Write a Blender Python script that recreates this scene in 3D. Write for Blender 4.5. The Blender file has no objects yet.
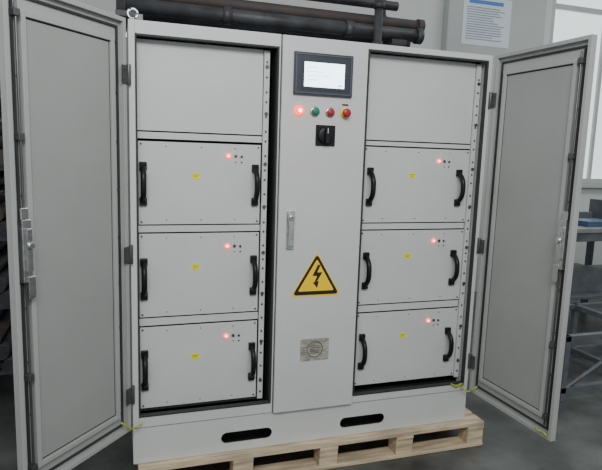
import bpy, bmesh, math, random
from mathutils import Matrix, Vector
random.seed(4)
ZO=0.325           # height of cabinet box bottom above floor
SC=bpy.context.scene
COL=bpy.context.collection

# ---------------------------------------------------------------- materials
def mat(name,col,rough=.5,metal=0,var=0.0,vscale=6,bump=0.0,bscale=60,emit=None,es=0,spec=.5,col2=None,stretch=None):
    m=bpy.data.materials.new(name);m.use_nodes=True
    nt=m.node_tree;b=nt.nodes['Principled BSDF']
    b.inputs['Base Color'].default_value=(*col,1);b.inputs['Roughness'].default_value=rough
    b.inputs['Metallic'].default_value=metal
    b.inputs['Specular IOR Level'].default_value=spec
    if var>0 or col2 or bump>0:
        tc=nt.nodes.new('ShaderNodeTexCoord');mp=nt.nodes.new('ShaderNodeMapping')
        nt.links.new(tc.outputs['Object'],mp.inputs['Vector'])
        if stretch: mp.inputs['Scale'].default_value=stretch
    if var>0 or col2:
        n=nt.nodes.new('ShaderNodeTexNoise');n.inputs['Scale'].default_value=vscale;n.inputs['Detail'].default_value=6
        nt.links.new(mp.outputs[0],n.inputs['Vector'])
        r=nt.nodes.new('ShaderNodeValToRGB')
        c2=col2 if col2 else tuple(min(1,c*(1+var)) for c in col)
        c1=tuple(c*(1-var) for c in col)
        r.color_ramp.elements[0].position=.35;r.color_ramp.elements[1].position=.68
        r.color_ramp.elements[0].color=(*c1,1);r.color_ramp.elements[1].color=(*c2,1)
        nt.links.new(n.outputs['Fac'],r.inputs[0]);nt.links.new(r.outputs[0],b.inputs['Base Color'])
    if bump>0:
        n2=nt.nodes.new('ShaderNodeTexNoise');n2.inputs['Scale'].default_value=bscale;n2.inputs['Detail'].default_value=3
        nt.links.new(mp.outputs[0],n2.inputs['Vector'])
        bp=nt.nodes.new('ShaderNodeBump');bp.inputs['Strength'].default_value=bump;bp.inputs['Distance'].default_value=.01
        nt.links.new(n2.outputs['Fac'],bp.inputs['Height']);nt.links.new(bp.outputs[0],b.inputs['Normal'])
    if emit:
        b.inputs['Emission Color'].default_value=(*emit,1);b.inputs['Emission Strength'].default_value=es
    return m
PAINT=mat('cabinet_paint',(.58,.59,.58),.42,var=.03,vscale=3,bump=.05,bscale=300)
DOORP=mat('door_paint_shaded',(.385,.395,.385),.45,var=.04,vscale=3,bump=.05,bscale=300)  # same paint as the cabinet, the doors' shade put into the colour
DOORP2=mat('door_panel_paint_shaded',(.32,.33,.32),.45,var=.04,vscale=3)  # door paint again, shade darkened further into the inner panel colour
MODP=mat('module_paint',(.57,.585,.58),.45,var=.025,vscale=4,bump=.04,bscale=250)
BLACK=mat('black_plastic',(.008,.008,.010),.4,var=.2,spec=.3)
GAP=mat('interior_shade',(.012,.013,.014),.8,var=.2)  # near-black colour painting the shade in bays, gaps and plinth
RUB=mat('rubber_gasket',(.03,.032,.032),.7,var=.2)
HING=mat('hinge_zinc',(.11,.115,.12),.4,metal=.6,var=.2)
CHR=mat('chrome',(.62,.63,.63),.25,metal=1,var=.1,bump=.2,bscale=30)
SCREW=mat('screw_steel',(.12,.12,.12),.4,metal=.7,var=.1)
BEZ=mat('hmi_bezel',(.028,.036,.05),.4,var=.1)
BEZ2=mat('hmi_inner_bezel',(.07,.085,.11),.4,var=.1)
SCR=mat('hmi_display',(.5,.55,.6),.2,var=.05,emit=(.66,.86,1),es=5)
SCRT=mat('hmi_display_text',(.3,.4,.6),.3,var=.05,emit=(.35,.6,1),es=2.4)
REDG=mat('red_lamp_lit',(.9,.06,.04),.3,var=.05,emit=(1,.04,.03),es=3.4)
REDC=mat('red_lamp_core',(1,.7,.6),.3,var=.02,emit=(1,.45,.38),es=7)
REDD=mat('red_button',(.42,.015,.03),.35,var=.1)
GRND=mat('green_button',(.01,.20,.11),.35,var=.1)
YEL=mat('yellow_vinyl',(1.0,.64,.0),.5,var=.02,spec=.3)
INK=mat('black_ink',(.01,.01,.01),.5,var=.2)
FOIL=mat('foil_sticker',(.60,.59,.50),.42,metal=.7,var=.22,vscale=25,bump=.45,bscale=45)
LED=mat('led_red',(1,.04,.04),.3,var=.02,emit=(1,.04,.035),es=5)
LEDW=mat('indicator_hole',(.05,.05,.05),.4,var=.1)
LABEL=mat('yellow_label',(.85,.82,.0),.5,var=.05)
WOOD=mat('pallet_wood',(.56,.45,.31),.85,var=.3,vscale=5,bump=.3,bscale=30,stretch=(1,8,8))
GY=mat('earth_wire_yellow',(.36,.42,.03),.5,var=.4,vscale=60)
STEEL=mat('dark_pipe_steel',(.040,.042,.047),.5,metal=.2,var=.4,vscale=9,bump=.2)
RUST=mat('rusty_pipe_steel',(.05,.045,.045),.7,metal=.1,vscale=5,col2=(.085,.06,.05),bump=.3)
WALL=mat('wall_plaster',(.60,.625,.615),.9,var=.05,vscale=1.2,bump=.1)
COLM=mat('column_plaster',(.44,.475,.465),.9,var=.04,vscale=1.5,bump=.1)
FLOOR=mat('concrete_floor',(.085,.09,.087),.38,var=.45,vscale=3.5,bump=.2,bscale=30)
WFR=mat('window_frame',(.45,.48,.47),.5,var=.05)
PANE=mat('daylight_glow_pane',(.7,.75,.75),.3,var=.04,emit=(.86,1,.97),es=1.0)  # emission put into the pane stands for daylight from outside
PAPER=mat('poster_paper',(.62,.68,.74),.6,var=.03)
BLUE=mat('poster_blue',(.06,.2,.55),.6,var=.05)
TXT=mat('poster_text',(.22,.27,.36),.6,var=.1)
BENCH=mat('bench_steel',(.13,.145,.16),.5,metal=.3,var=.2,vscale=8)
BTOP=mat('bench_top',(.22,.23,.23),.6,var=.25,vscale=5)
BLT=mat('tool_blue',(.05,.09,.18),.45,var=.1)

# ---------------------------------------------------------------- mesh builder
class B:
    def __init__(s,name,mats,T=None):
        s.name=name;s.mats=mats;s.bm=bmesh.new();s.T=T or (lambda x,y,z:(x,y,z))
    def v(s,x,y,z):
        a=s.T(x,y,z);return s.bm.verts.new((a[0],a[1],a[2]+ZO))
    def box(s,x0,x1,y0,y1,z0,z1,m=0):
        V=[s.v(x,y,z) for x in(x0,x1) for y in(y0,y1) for z in(z0,z1)]
        for q in((0,1,3,2),(4,6,7,5),(0,4,5,1),(2,3,7,6),(0,2,6,4),(1,5,7,3)):
            s.bm.faces.new([V[i] for i in q]).material_index=m
        return s
    def frame(s,x0,x1,z0,z1,w,y0,y1,m=0):
        s.box(x0,x0+w,y0,y1,z0,z1,m);s.box(x1-w,x1,y0,y1,z0,z1,m)
        s.box(x0+w,x1-w,y0,y1,z0,z0+w,m);s.box(x0+w,x1-w,y0,y1,z1-w,z1,m);return s
    def loft(s,rings,m=0,smooth=True,cap=True):
        R=[[s.v(*p) for p in r] for r in rings];n=len(R[0])
        for a,b in zip(R,R[1:]):
            for i in range(n):
                f=s.bm.faces.new((a[i],a[(i+1)%n],b[(i+1)%n],b[i]));f.material_index=m;f.smooth=smooth
        if cap:
            for r in(R[0],R[-1]): s.bm.faces.new(r).material_index=m
        return s
    def cyl(s,c,ax,r,l,m=0,seg=20,r2=None):
        r2=r if r2 is None else r2
        A=Vector({'x':(1,0,0),'y':(0,1,0),'z':(0,0,1)}[ax]) if isinstance(ax,str) else Vector(ax).normalized()
        t=Vector((0,0,1)) if abs(A.z)<.9 else Vector((1,0,0))
        e1=A.cross(t).normalized();e2=A.cross(e1);c=Vector(c)
        ring=lambda q,rr:[tuple(q+e1*rr*math.cos(2*math.pi*i/seg)+e2*rr*math.sin(2*math.pi*i/seg)) for i in range(seg)]
        return s.loft([ring(c-A*l/2,r),ring(c+A*l/2,r2)],m)
    def lathe(s,c,prof,m=0,seg=24):   # axis -y ; prof [(dist,r)]
        return s.loft([[(c[0]+r*math.cos(2*math.pi*i/seg),c[1]-d,c[2]+r*math.sin(2*math.pi*i/seg)) for i in range(seg)] for d,r in prof],m)
    def tube(s,pts,r,m=0,seg=10,flat=1.0):
        P=[Vector(p) for p in pts];rings=[]
        for i,p in enumerate(P):
            A=(P[min(i+1,len(P)-1)]-P[max(i-1,0)]).normalized()
            t=Vector((1,0,0)) if abs(A.x)<.9 else Vector((0,0,1))
            e1=(t-A*A.dot(t)).normalized();e2=A.cross(e1)
            rings.append([tuple(p+e1*r*flat*math.cos(2*math.pi*k/seg)+e2*r*math.sin(2*math.pi*k/seg)) for k in range(seg)])
        return s.loft(rings,m)
    def prism(s,poly,y0,y1,m=0):
        a=[s.v(x,y0,z) for x,z in poly];b=[s.v(x,y1,z) for x,z in poly];n=len(a)
        s.bm.faces.new(a).material_index=m;s.bm.faces.new(b).material_index=m
        for i in range(n): s.bm.faces.new((a[i],a[(i+1)%n],b[(i+1)%n],b[i])).material_index=m
        return s
    def done(s,parent=None,bevel=0):
        bmesh.ops.recalc_face_normals(s.bm,faces=s.bm.faces)
        me=bpy.data.meshes.new(s.name);s.bm.to_mesh(me);s.bm.free()
        o=bpy.data.objects.new(s.name,me);COL.objects.link(o)
        for m in s.mats: me.materials.append(m)
        if bevel:
            md=o.modifiers.new('bevel','BEVEL');md.width=bevel;md.segments=2;md.limit_method='ANGLE';md.angle_limit=math.radians(50)
        if parent: o.parent=parent
        return o
def empty(name):
    e=bpy.data.objects.new(name,None);COL.objects.link(e);return e

# ---------------------------------------------------------------- cabinet
W=1.785;H=1.8;D=.6;X1=.6586;X2=1.0827
cab=empty('electrical_cabinet')
s=B('enclosure_shell',[PAINT,GAP,RUB])
s.box(0,.026,.0,D,0,H);s.box(W-.024,W,0,D,0,H)          # sides
s.box(.026,W-.024,D-.02,D,0,H);                            # back
s.box(.026,W-.024,0.02,D-.02,H-.02,H);s.box(.026,W-.024,.02,D-.02,0,.02)
s.box(.026,X1,0,.02,1.745,H);s.box(X2,W-.024,0,.02,1.772,H) # top rails
s.box(.026,X1,0,.02,0,.052);s.box(X2,W-.024,0,.02,0,.040)   # bottom rails
s.box(X1-.012,X1+.004,.002,D-.02,.02,H-.02);s.box(X2-.004,X2+.010,.002,D-.02,.02,H-.02)
# gaskets
s.box(.026,.033,-.004,.02,.05,1.747,2);s.box(.031,X1-.012,-.003,.02,1.737,1.746,2);s.box(.031,X1-.012,-.003,.02,.050,.060,2)
s.box(W-.033,W-.024,-.004,.02,.04,1.772,2);s.box(X2+.01,W-.031,-.003,.02,1.763,1.773,2);s.box(X2+.01,W-.031,-.003,.02,.038,.048,2)
s.box(X1-.016,X1-.008,-.004,.02,.05,1.747,2);s.box(X2+.006,X2+.014,-.004,.02,.04,1.772,2)
# near-black sheets painting the shade inside the bays
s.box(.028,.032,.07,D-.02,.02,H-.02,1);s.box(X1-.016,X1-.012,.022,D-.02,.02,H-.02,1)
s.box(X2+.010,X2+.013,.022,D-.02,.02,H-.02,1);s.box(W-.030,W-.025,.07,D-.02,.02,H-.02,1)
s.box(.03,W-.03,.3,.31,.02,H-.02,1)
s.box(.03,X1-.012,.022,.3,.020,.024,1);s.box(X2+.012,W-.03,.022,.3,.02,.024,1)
s.done(cab,.002)

s=B('centre_panel_door',[PAINT,RUB])
s.box(X1+.003,X2-.003,-.018,.0,.004,H-.004)
s.box(X1,X2,.0,.004,.0,H,1)
s.done(cab,.003)

# plinth with slots
def stadium(cx,cz,w,h,n=10):
    r=h/2;P=[]
    for i in range(n+1):
        a=-math.pi/2+math.pi*i/n;P.append((cx+w/2-r+r*math.cos(a),cz+r*math.sin(a)))
    for i in range(n+1):
        a=math.pi/2+math.pi*i/n;P.append((cx-w/2+r+r*math.cos(a),cz+r*math.sin(a)))
    return P
def plate_holes(name,outer,holes,y,th,mats,parent):
    bm=bmesh.new();ed=[]
    for loop in [outer]+holes:
        vs=[bm.verts.new((x,y,z+ZO)) for x,z in loop]
        for i in range(len(vs)): ed.append(bm.edges.new((vs[i],vs[(i+1)%len(vs)])))
    bmesh.ops.triangle_fill(bm,use_beauty=True,use_dissolve=False,edges=ed,normal=(0,-1,0))
    for f in bm.faces:
        if f.normal.y>0: f.normal_flip()
    me=bpy.data.meshes.new(name);bm.to_mesh(me);bm.free()
    o=bpy.data.objects.new(name,me);COL.objects.link(o)
    for m in mats: me.materials.append(m)
    md=o.modifiers.new('thick','SOLIDIFY');md.thickness=th;md.offset=-1
    o.parent=parent;return o
plate_holes('plinth_front',[(0,-.178),(W,-.178),(W,-.004),(0,-.004)],
    [stadium(.535,-.107,.255,.056),stadium(1.155,-.107,.255,.056)],.004,.006,[PAINT],cab)
s=B('plinth_sides',[PAINT,GAP])
s.box(0,.02,.011,D,-.178,-.002);s.box(W-.02,W,.011,D,-.178,-.002);s.box(.02,W-.02,D-.01,D,-.178,-.002)
s.box(.02,W-.02,.011,D-.01,-.178,-.17,1);s.box(.02,W-.02,.10,.11,-.17,-.002,1)  # near-black sheets painting the shade behind the slots
s.done(cab)

# modules -------------------------------------------------------
def handle(s,x,y,z,m):
    pts=[];hh=.076
    for i in range(15):
        t=-1+2*i/14
        pts.append((x,y-.006-.046*(1-abs(t)**3.0),z+hh*t))
    s.tube(pts,.0125,m,12,1.0)
    for k in(-1,1):
        s.box(x-.016,x+.016,y-.016,y,z+k*.078-.018,z+k*.078+.018,m)
def module(idx,x0,x1,z0,z1,hx0,hx1,hz,ledx,ledz,lx,lz):
    y=.05
    p=empty('power_module_%d'%idx);p.parent=cab
    s=B('module_case',[MODP,GAP,SCREW])
    s.box(x0,x1,y,y+.003,z0,z1)
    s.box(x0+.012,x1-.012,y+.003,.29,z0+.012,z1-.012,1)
    for sx in(x0+.012,x1-.012):
        for sz in(z0+.012,z1-.012): s.cyl((sx,y-.001,sz),'y',.0045,.004,2,10)
    for sx in(x0+.12,(x0+x1)/2,x1-.12):
        for sz in(z0+.02,z1-.02): s.cyl((sx,y-.0005,sz),'y',.003,.003,2,8)
    s.done(p,.0008)
    s=B('pull_handles',[BLACK])
    handle(s,hx0,y,hz,0);handle(s,hx1,y,hz,0);s.done(p,.003)
    s=B('status_leds',[LED,LEDW,CHR,MODP,REDC])
    s.cyl((ledx,y-.003,ledz),'y',.0105,.006,0,14,.0105);s.cyl((ledx,y-.0075,ledz),'y',.004,.003,4,14)
    s.cyl((ledx+.034,y-.002,ledz-.001),'y',.006,.004,1,12);s.cyl((ledx+.062,y-.002,ledz-.002),'y',.0055,.006,1,12)
    s.cyl((ledx+.034,y-.001,ledz-.001),'y',.009,.002,2,12);s.cyl((ledx+.062,y-.001,ledz-.028),'y',.004,.003,1,8)
    s.cyl((ledx+.034,y-.001,ledz-.028),'y',.003,.003,1,8)
    s.done(p)
    s=B('rating_label',[LABEL,INK])
    s.box(lx-.019,lx+.019,y-.0015,y,lz-.013,lz+.013)
    s.box(lx-.014,lx+.014,y-.0018,y-.0015,lz+.004,lz+.006,1);s.box(lx-.014,lx+.008,y-.0018,y-.0015,lz-.004,lz-.002,1)
    s.done(p)
rows=[(.938,1.306,1.120,1.252,1.157),(.510,.896,.690,.833,.738),(.070,.462,.258,.395,.305)]
k=1
for (z0,z1,hz,lz,bz) in rows:
    module(k,.036,.586,z0,z1,.056,.560,hz,.434,lz,.288,bz);k+=1
for (z0,z1,hz,lz,bz) in rows:
    z1b=z1+(.012 if z1>1 else 0)
    module(k,1.112,1.722,z0,z1b,1.148,1.662,hz,1.538,lz+.005,1.389,bz+.022);k+=1
s=B('mounting_rails',[MODP,GAP,SCREW])
for x0,x1 in((.034,.620),(1.100,1.752)):
    top=1.735 if x0<1 else 1.762
    s.box(x0,x1-.03,.052,.056,1.352,top)
    s.box(x0,x1-.03,.050,.056,1.317+(.008 if x0>1 else 0),1.346)
    s.box(x0,x1-.03,.054,.058,.902,.932);s.box(x0,x1-.03,.054,.058,.468,.503)
    s.box(x1-.028,x1-.002,.040,.054,.062,top-.004)
    z=.10
    while z<top-.03:
        s.cyl((x1-.015,.039,z),'y',.0052,.004,2,10);z+=.0445*(1.5 if int(z*100)%3 else 1)
    for zz in(.16,.36,.60,.80,1.02,1.22,1.45,1.66):
        s.cyl((x1-.015,.036,zz),'y',.009,.006,2,6)
    s.box(x0,x0+.014,.046,.050,.062,.064)
s.box(.034,.60,.045,.056,.060,.066,1)
s.done(cab,.0008)

# HMI
F=-.018
s=B('touchscreen_hmi',[BEZ,BEZ2,SCR,SCRT])
s.box(.714,1.0,F-.012,F,1.540,1.728)
s.frame(.720,.994,1.546,1.722,.006,F-.015,F-.012,1)
s.frame(.750,.970,1.565,1.698,.010,F-.014,F-.012,0)
s.box(.762,.958,F-.0135,F-.012,1.577,1.686,2)
for i in range(4): s.box(.775,.775+.05+.03*((i*7)%3),F-.014,F-.0135,1.661-.018*i,1.664-.018*i,3)
s.box(.925,.950,F-.014,F-.0135,1.584,1.592,3)
s.done(cab,.002)
# buttons
s=B('indicator_buttons',[CHR,REDG,GRND,REDD,YEL,REDC,PAPER,BEZ])
zb=1.468
for i,x in enumerate((.746,.822,.897)):
    s.lathe((x,F,zb),[(0,.023),(.006,.023),(.008,.019),(.008,.017)],0 if i else 1)
    s.lathe((x,F,zb),[(.004,.018),(.014,.018),(.018,.013),(.019,.006)],(1,2,3)[i])
    if i==0: s.lathe((x,F,zb),[(.018,.010),(.0205,.007),(.021,.003)],5)
    s.box(x-.016,x+.016,F-.001,F,zb+.030,zb+.038,6)
s.lathe((.973,F,zb),[(0,.024),(.003,.024),(.003,.015)],4)
s.lathe((.973,F,zb),[(.003,.013),(.018,.013),(.020,.020),(.028,.020),(.032,.015),(.033,.006)],3)
s.box(.957,.989,F-.001,F,zb+.034,zb+.042,7)
s.done(cab)
s=B('rotary_switch',[BLACK,CHR,PAPER])
s.box(.830,.926,F-.005,F,1.312,1.408);s.lathe((.878,F,1.360),[(.004,.040),(.016,.038),(.018,.034),(.018,.01)],0,28)
s.box(.868,.888,F-.038,F-.016,1.326,1.396,0);s.box(.8765,.8795,F-.0385,F-.038,1.37,1.394,2)
s.done(cab,.003)
# lever lock
s=B('panel_lever_lock',[CHR,SCREW])
s.box(.700,.738,F-.006,F,.822,1.005);s.prism([(.706,.835),(.730,.835),(.728,.93),(.734,.975),(.731,.996),(.706,.996),(.703,.975),(.709,.93)],F-.024,F-.006)
s.lathe((.719,F-.02,.975),[(0,.013),(.008,.013),(.009,.010)],0);s.lathe((.719,F-.022,.975),[(.006,.005),(.0085,.005)],1)
s.done(cab,.003)
# warning sign
def rtri(cx,zb,w,h,r,n=5):
    A=[(cx-w/2,zb),(cx+w/2,zb),(cx,zb+h)];P=[]
    for i in range(3):
        p=Vector(A[i]);a=(Vector(A[i-1])-p).normalized();b=(Vector(A[(i+1)%3])-p).normalized()
        s0=p+a*r*1.6;e0=p+b*r*1.6
        for k in range(n+1):
            t=k/n;q=s0*(1-t)**2+p*2*t*(1-t)+e0*t*t;P.append((q.x,q.y))
    return P
s=B('high_voltage_warning_sign',[YEL,INK])
s.prism(rtri(.860,.588,.258,.216,.012),F-.0012,F,0)
s.prism(rtri(.860,.595,.240,.202,.014),F-.0018,F-.0012,1)
s.prism(rtri(.860,.614,.186,.157,.006),F-.0024,F-.0018,0)
bolt=[(.868,.744),(.842,.690),(.866,.688),(.852,.656),(.843,.658),(.868,.628),(.876,.664),(.866,.660),(.892,.706),(.866,.706),(.882,.742)]
s.prism([(x-.003,z) for x,z in bolt],F-.003,F-.0024,1)
s.done(cab)
s=B('foil_nameplate',[FOIL,SCREW])
N=10;g=[[s.v(.790+.148*i/N,F-.0015-random.random()*.0016,.260+.112*j/N) for j in range(N+1)] for i in range(N+1)]
for i in range(N):
    for j in range(N): s.bm.faces.new((g[i][j],g[i+1][j],g[i+1][j+1],g[i][j+1])).smooth=True
s.tube([(.864+.040*math.cos(a),F-.0035,.318+.040*math.sin(a)) for a in [2*math.pi*i/28 for i in range(29)]],.0016,1,6)
for i in range(5): s.box(.836+.004*(i%2),.892-.006*(i%3),F-.0042,F-.0030,.298+.009*i,.3005+.009*i,1)
s.done(cab)
s=B('lifting_eyebolts',[CHR])
for x,y in((.02,.05),(.02,D-.06),(W-.03,D-.06)):
    s.cyl((x,y,H+.006),'z',.016,.012);pts=[(x+.020*math.cos(a),y,H+.032+.020*math.sin(a)) for a in [2*math.pi*i/20 for i in range(21)]]
    s.tube(pts,.0065,0,8)
s.done(cab)

# ---------------------------------------------------------------- doors
def door(name,org,dr,nm,w,sign):
    T=lambda u,n,z:(org[0]+dr[0]*u+nm[0]*n,org[1]+dr[1]*u+nm[1]*n,z)
    p=empty(name);p.parent=cab
    z0,z1=.0,H
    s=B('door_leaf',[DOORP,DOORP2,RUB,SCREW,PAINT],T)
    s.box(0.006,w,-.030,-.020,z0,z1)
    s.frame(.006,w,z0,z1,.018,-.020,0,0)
    s.frame(.040,w-.036,z0+.036,z1-.036,.010,-.020,-.013,2)
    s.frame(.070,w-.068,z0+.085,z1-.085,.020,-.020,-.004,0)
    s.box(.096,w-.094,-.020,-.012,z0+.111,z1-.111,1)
    s.frame(.0905,w-.0885,z0+.1055,z1-.1055,.005,-.020,-.014,2)
    for u in(.058,w-.056):
        z=.10
        while z<z1-.05: s.cyl((u,-.016,z),(0,1,0),.004,.012,3,8);z+=.20
    s.done(p,.0015)
    s=B('door_lock_rod',[HING,CHR,SCREW],T)
    u=w-.046
    s.tube([(u,-.002,.06),(u,-.002,.5),(u,-.002,1.2),(u,-.002,1.74)],.0045,0,8)
    for z in(.10,.45,1.30,1.70): s.box(u-.012,u+.012,-.02,.006,z-.012,z+.012,0)
    s.box(u-.020,u+.018,-.016,.010,.80,1.02,1);s.box(u-.012,u+.012,.010,.024,.84,.99,1)
    s.lathe((u,.02,.93),[(0,.014),(-.012,.014),(-.014,.010)],1);s.box(u-.026,u+.004,.008,.016,.74,.82,1)
    s.box(u-.008,u+.022,.004,.012,1.02,1.06,1)
    s.done(p,.002)
    s=B('door_hinges',[HING,SCREW],T)
    for z in(1.575,.815,.17):
        s.cyl((.0,.006,z),(0,0,1),.0085,.085,0,14)
        s.box(.0,.038,-.0,.008,z-.036,z+.036,0)
        for dz in(-.02,.02): s.cyl((.026,.009,z+dz),(0,1,0),.005,.004,1,8)
    s.done(p,.001)
    return T
aL,aR=2.288,1.625;wd=.592
TL=door('open_door_1',(-.004,-.006),(math.cos(aL),-math.sin(aL)),(math.sin(aL),math.cos(aL)),.582,1)
TR=door('open_door_2',(W+.004,-.006),(-math.cos(aR),-math.sin(aR)),(-math.sin(aR),math.cos(aR)),wd,-1)
s=B('earthing_wires',[GY])
a=Vector(TL(.07,.0,.07));b=Vector((.04,-.006,.035))
s.tube([a.lerp(b,t/10)+Vector((0,-.01,-.03*math.sin(math.pi*t/10))) for t in range(11)],.004,0,8)
a=Vector(TR(.06,.0,.05));b=Vector((W-.05,-.004,.03))
s.tube([a.lerp(b,t/10)+Vector((0,-.01,-.03*math.sin(math.pi*t/10))) for t in range(11)],.004,0,8)
s.tube([TR(.50,.004,.035),TR(.52,.008,.02),TR(.55,.008,.03),TR(.575,.006,.02)],.0035,0,8)
s.tube([(W-.11,-.004,.045),(W-.08,-.012,.032),(W-.05,-.01,.042),(W-.03,-.006,.035)],.006,0,8)
s.done(cab)

# ---------------------------------------------------------------- pallet
FL=-ZO
s=B('wooden_pallet',[WOOD])
px0,px1,py0,py1=.02,1.885,-.045,.63
for i in range(6):
    yy=py0+i*(py1-py0-.10)/5
    s.box(px0,px1,yy,yy+.10,-.202,-.180)
for x in(px0,px0+.44,px0+.885,px0+1.32,px1-.10):
    s.box(x,x+.10,py0,py1,-.222,-.203)
    for yy in(py0,.24,py1-.10): s.box(x,x+.10,yy+.005,yy+.095,-.304,-.223)
for yy in(py0,.24,py1-.10): s.box(px0,px1,yy,yy+.1,FL+.001,-.305)
s.done(None,.003)

# ---------------------------------------------------------------- surroundings
s=B('floor',[FLOOR]);s.box(-6,9,-6,3.3,FL-.1,FL);s.done()
YB=3.2
s=B('wall_back',[WALL])
s.box(-6,4.9,YB,YB+.2,FL,4.4);s.box(4.9,8.4,YB,YB+.2,FL,1.0);s.box(4.9,8.4,YB,YB+.2,3.9,4.4);s.box(8.4,9,YB,YB+.2,FL,4.4)
s.done()
s=B('wall_left',[WALL]);s.box(-6.2,-6,-6,YB+.2,FL,4.4);s.done()
s=B('wall_right',[WALL]);s.box(9,9.2,-6,YB+.2,FL,4.4);s.done()
s=B('pillar_1',[COLM]);s.box(3.42,4.72,YB-.12,YB,FL,4.4);s.done(None,.01)  # plaster pillar projecting from the back wall behind the poster
s=B('window_1',[WFR,COLM,PANE])
s.frame(4.9,8.4,1.0,3.9,.07,YB+.02,YB+.12)
for x in(5.75,6.6,7.5): s.box(x,x+.05,YB+.04,YB+.10,1.07,3.83)
s.box(4.97,8.33,YB+.04,YB+.10,3.10,3.16);s.box(4.85,8.45,YB-.08,YB+.02,.96,1.0,1)
s.box(4.97,8.33,YB+.07,YB+.075,1.07,3.83,2)
s.done()
s=B('wall_poster',[PAPER,BLUE,TXT])
yp=YB-.124
s.box(3.60,4.23,yp,yp+.003,2.54,3.06);s.box(3.67,4.12,yp-.002,yp,2.985,3.025,1)
z=2.94;i=0
while z>2.59:
    l=.50-.18*random.random();s.box(3.65,3.65+l,yp-.002,yp,z,z+.009,2);z-=.026;i+=1
s.done()
# overhead pipes behind cabinet
s=B('steel_pipe_bundle',[STEEL,RUST])
s.cyl((.90,.78,2.035),'x',.040,1.80,0,24)
s.cyl((.95,.86,2.115),'x',.036,1.78,1,24)
s.cyl((.70,.84,2.215),'x',.028,1.9,0,24)
s.cyl((.95,.95,2.02),'x',.042,1.7,0,24)
# upright standpipes with couplings, passing behind the cabinet
for x,y in((-.02,.97),(1.46,.70),(1.62,.99)):
    s.cyl((x,y,(FL+2.7)/2),'z',.026,2.7-FL,0,16)
    s.cyl((x,y,1.93),'z',.034,.06,0,16);s.cyl((x,y,2.17),'z',.034,.035,0,16)
for x in(.55,1.30): s.cyl((x,.78,2.035),'x',.048,.05,0,24)
s.cyl((1.78,.78,2.035),'x',.048,.04,0,24);s.cyl((1.83,.86,2.115),'x',.044,.04,1,24)
for x in(.0,1.62): s.box(x-.05,x+.05,.72,1.04,1.965,1.992,0)
s.done()
# pipe rack left
s=B('pipe_storage_rack',[STEEL,RUST,BENCH])
SH=(.25,.65,1.05,1.45,1.85,2.25)
for z in SH: s.box(-1.7,-.56,1.0,2.6,FL+z-.0,FL+z+.03,2)
for x in(-1.7,-.585):
    for y in(1.0,2.55): s.box(x,x+.045,y,y+.045,FL,2.6,2)
for z in SH:
    for r in range(4):
        for i in range(11-r):
            x=-1.60+.05*r+i*.094
            s.cyl((x,1.75+.06*random.random(),FL+z+.076+r*.08),'y',.044,1.7,random.choice((0,0,1)),14)
for z in(.9,1.1,1.3):
    s.tube([(-.68+.10*math.cos(a),.96,z+.10*math.sin(a)) for a in [2*math.pi*i/24 for i in range(25)]],.018,0,8)
s.done()
# workbench right
s=B('workbench',[BENCH,BTOP,BLT,PAPER])
bx0,bx1,by0,by1=3.72,5.9,1.35,2.2;top=FL+1.02
s.box(bx0,bx1,by0,by1,top-.04,top,1);s.box(bx0+.04,bx1-.04,by0+.02,by0+.05,top-.12,top-.04,0)
s.box(bx0+.02,bx1-.02,by0+.04,by1-.04,FL+.36,FL+.39,0)
for x in(bx0+.03,4.75,bx1-.09):
    for y in(by0+.03,by1-.08): s.box(x,x+.055,y,y+.055,FL,top-.04,0)
s.box(bx0+.1,bx0+.6,by0+.15,by0+.5,FL+.39,FL+.60,0);s.box(4.5,5.2,by0+.15,by0+.6,FL+.39,FL+.55,1)
s.box(4.0,4.35,by0+.1,by0+.35,top,top+.05,2);s.box(4.5,4.9,by0+.2,by0+.6,top,top+.22,0);s.box(4.1,4.4,by0+.45,by0+.7,top,top+.10,0)
s.box(4.45,4.75,by0+.02,by0+.16,top,top+.06,3)
s.done(None,.004)
s=B('metal_stock_frame',[BENCH])
def bar(a,b,r=.02): s.tube([a,Vector(a).lerp(Vector(b),.5),b],r,0,8)
fx0,fx1,fy0,fy1=2.75,4.2,.30,.95
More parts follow.
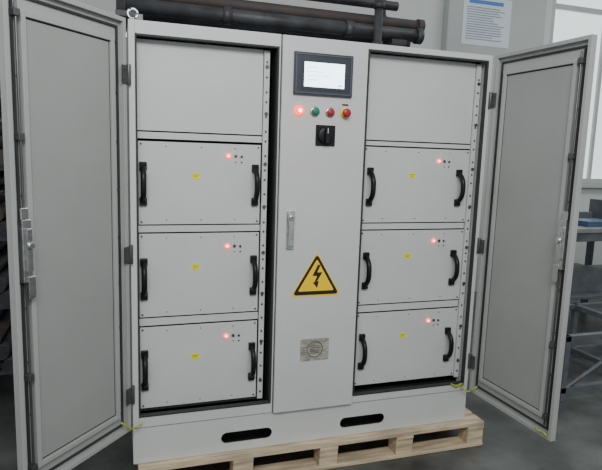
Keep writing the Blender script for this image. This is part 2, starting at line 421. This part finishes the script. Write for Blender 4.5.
for z in(FL+.06,FL+.42):
    s.box(fx0,fx1,fy0,fy0+.04,z,z+.04);s.box(fx0,fx1,fy1,fy1+.04,z,z+.04)
    s.box(fx0,fx0+.04,fy0+.04,fy1,z,z+.04);s.box(fx1-.04,fx1,fy0+.04,fy1,z,z+.04)
    s.box(3.45,3.49,fy0+.04,fy1,z,z+.04)
for x in(fx0,3.45,fx1-.04):
    for y in(fy0,fy1): s.box(x,x+.04,y,y+.04,FL,FL+.46)
bar((fx0+.05,fy0+.02,FL+.09),(3.44,fy0+.02,FL+.43),.014)
s.done(None,.002)

# ---------------------------------------------------------------- light
w=bpy.data.worlds.new('overcast');SC.world=w;w.use_nodes=True
bg=w.node_tree.nodes['Background'];bg.inputs[0].default_value=(.95,.985,1,1);bg.inputs[1].default_value=.64
def area(name,loc,tgt,sx,sy,e,col=(1,1,1)):
    l=bpy.data.lights.new(name,'AREA');l.shape='RECTANGLE';l.size=sx;l.size_y=sy;l.energy=e;l.color=col
    o=bpy.data.objects.new(name,l);COL.objects.link(o);o.location=loc
    o.rotation_euler=(Vector(tgt)-Vector(loc)).to_track_quat('-Z','Y').to_euler()
area('ceiling_light_panel',(.2,-3.0,3.4),(.8,0,1.6),2.4,.8,95,(.99,1,.98))
area('ceiling_light_panel.001',(5.5,.5,4.2),(5.5,1,0),2,1,45)

# ---------------------------------------------------------------- camera
cx,cy,cz,yaw,pitch,roll,f=-.047,-2.5036,1.2735+ZO,.3192,.1454,.0322,556.18
Fv=Vector((math.sin(yaw)*math.cos(pitch),math.cos(yaw)*math.cos(pitch),-math.sin(pitch)))
R0=Vector((math.cos(yaw),-math.sin(yaw),0));U0=R0.cross(Fv)
R=R0*math.cos(roll)+U0*math.sin(roll);U=-R0*math.sin(roll)+U0*math.cos(roll)
c=bpy.data.cameras.new('camera');co=bpy.data.objects.new('camera',c);COL.objects.link(co)
co.matrix_world=Matrix(((R.x,U.x,-Fv.x,cx),(R.y,U.y,-Fv.y,cy),(R.z,U.z,-Fv.z,cz),(0,0,0,1)))
c.sensor_width=36;c.lens=36*f/602;c.clip_start=.05
SC.camera=co
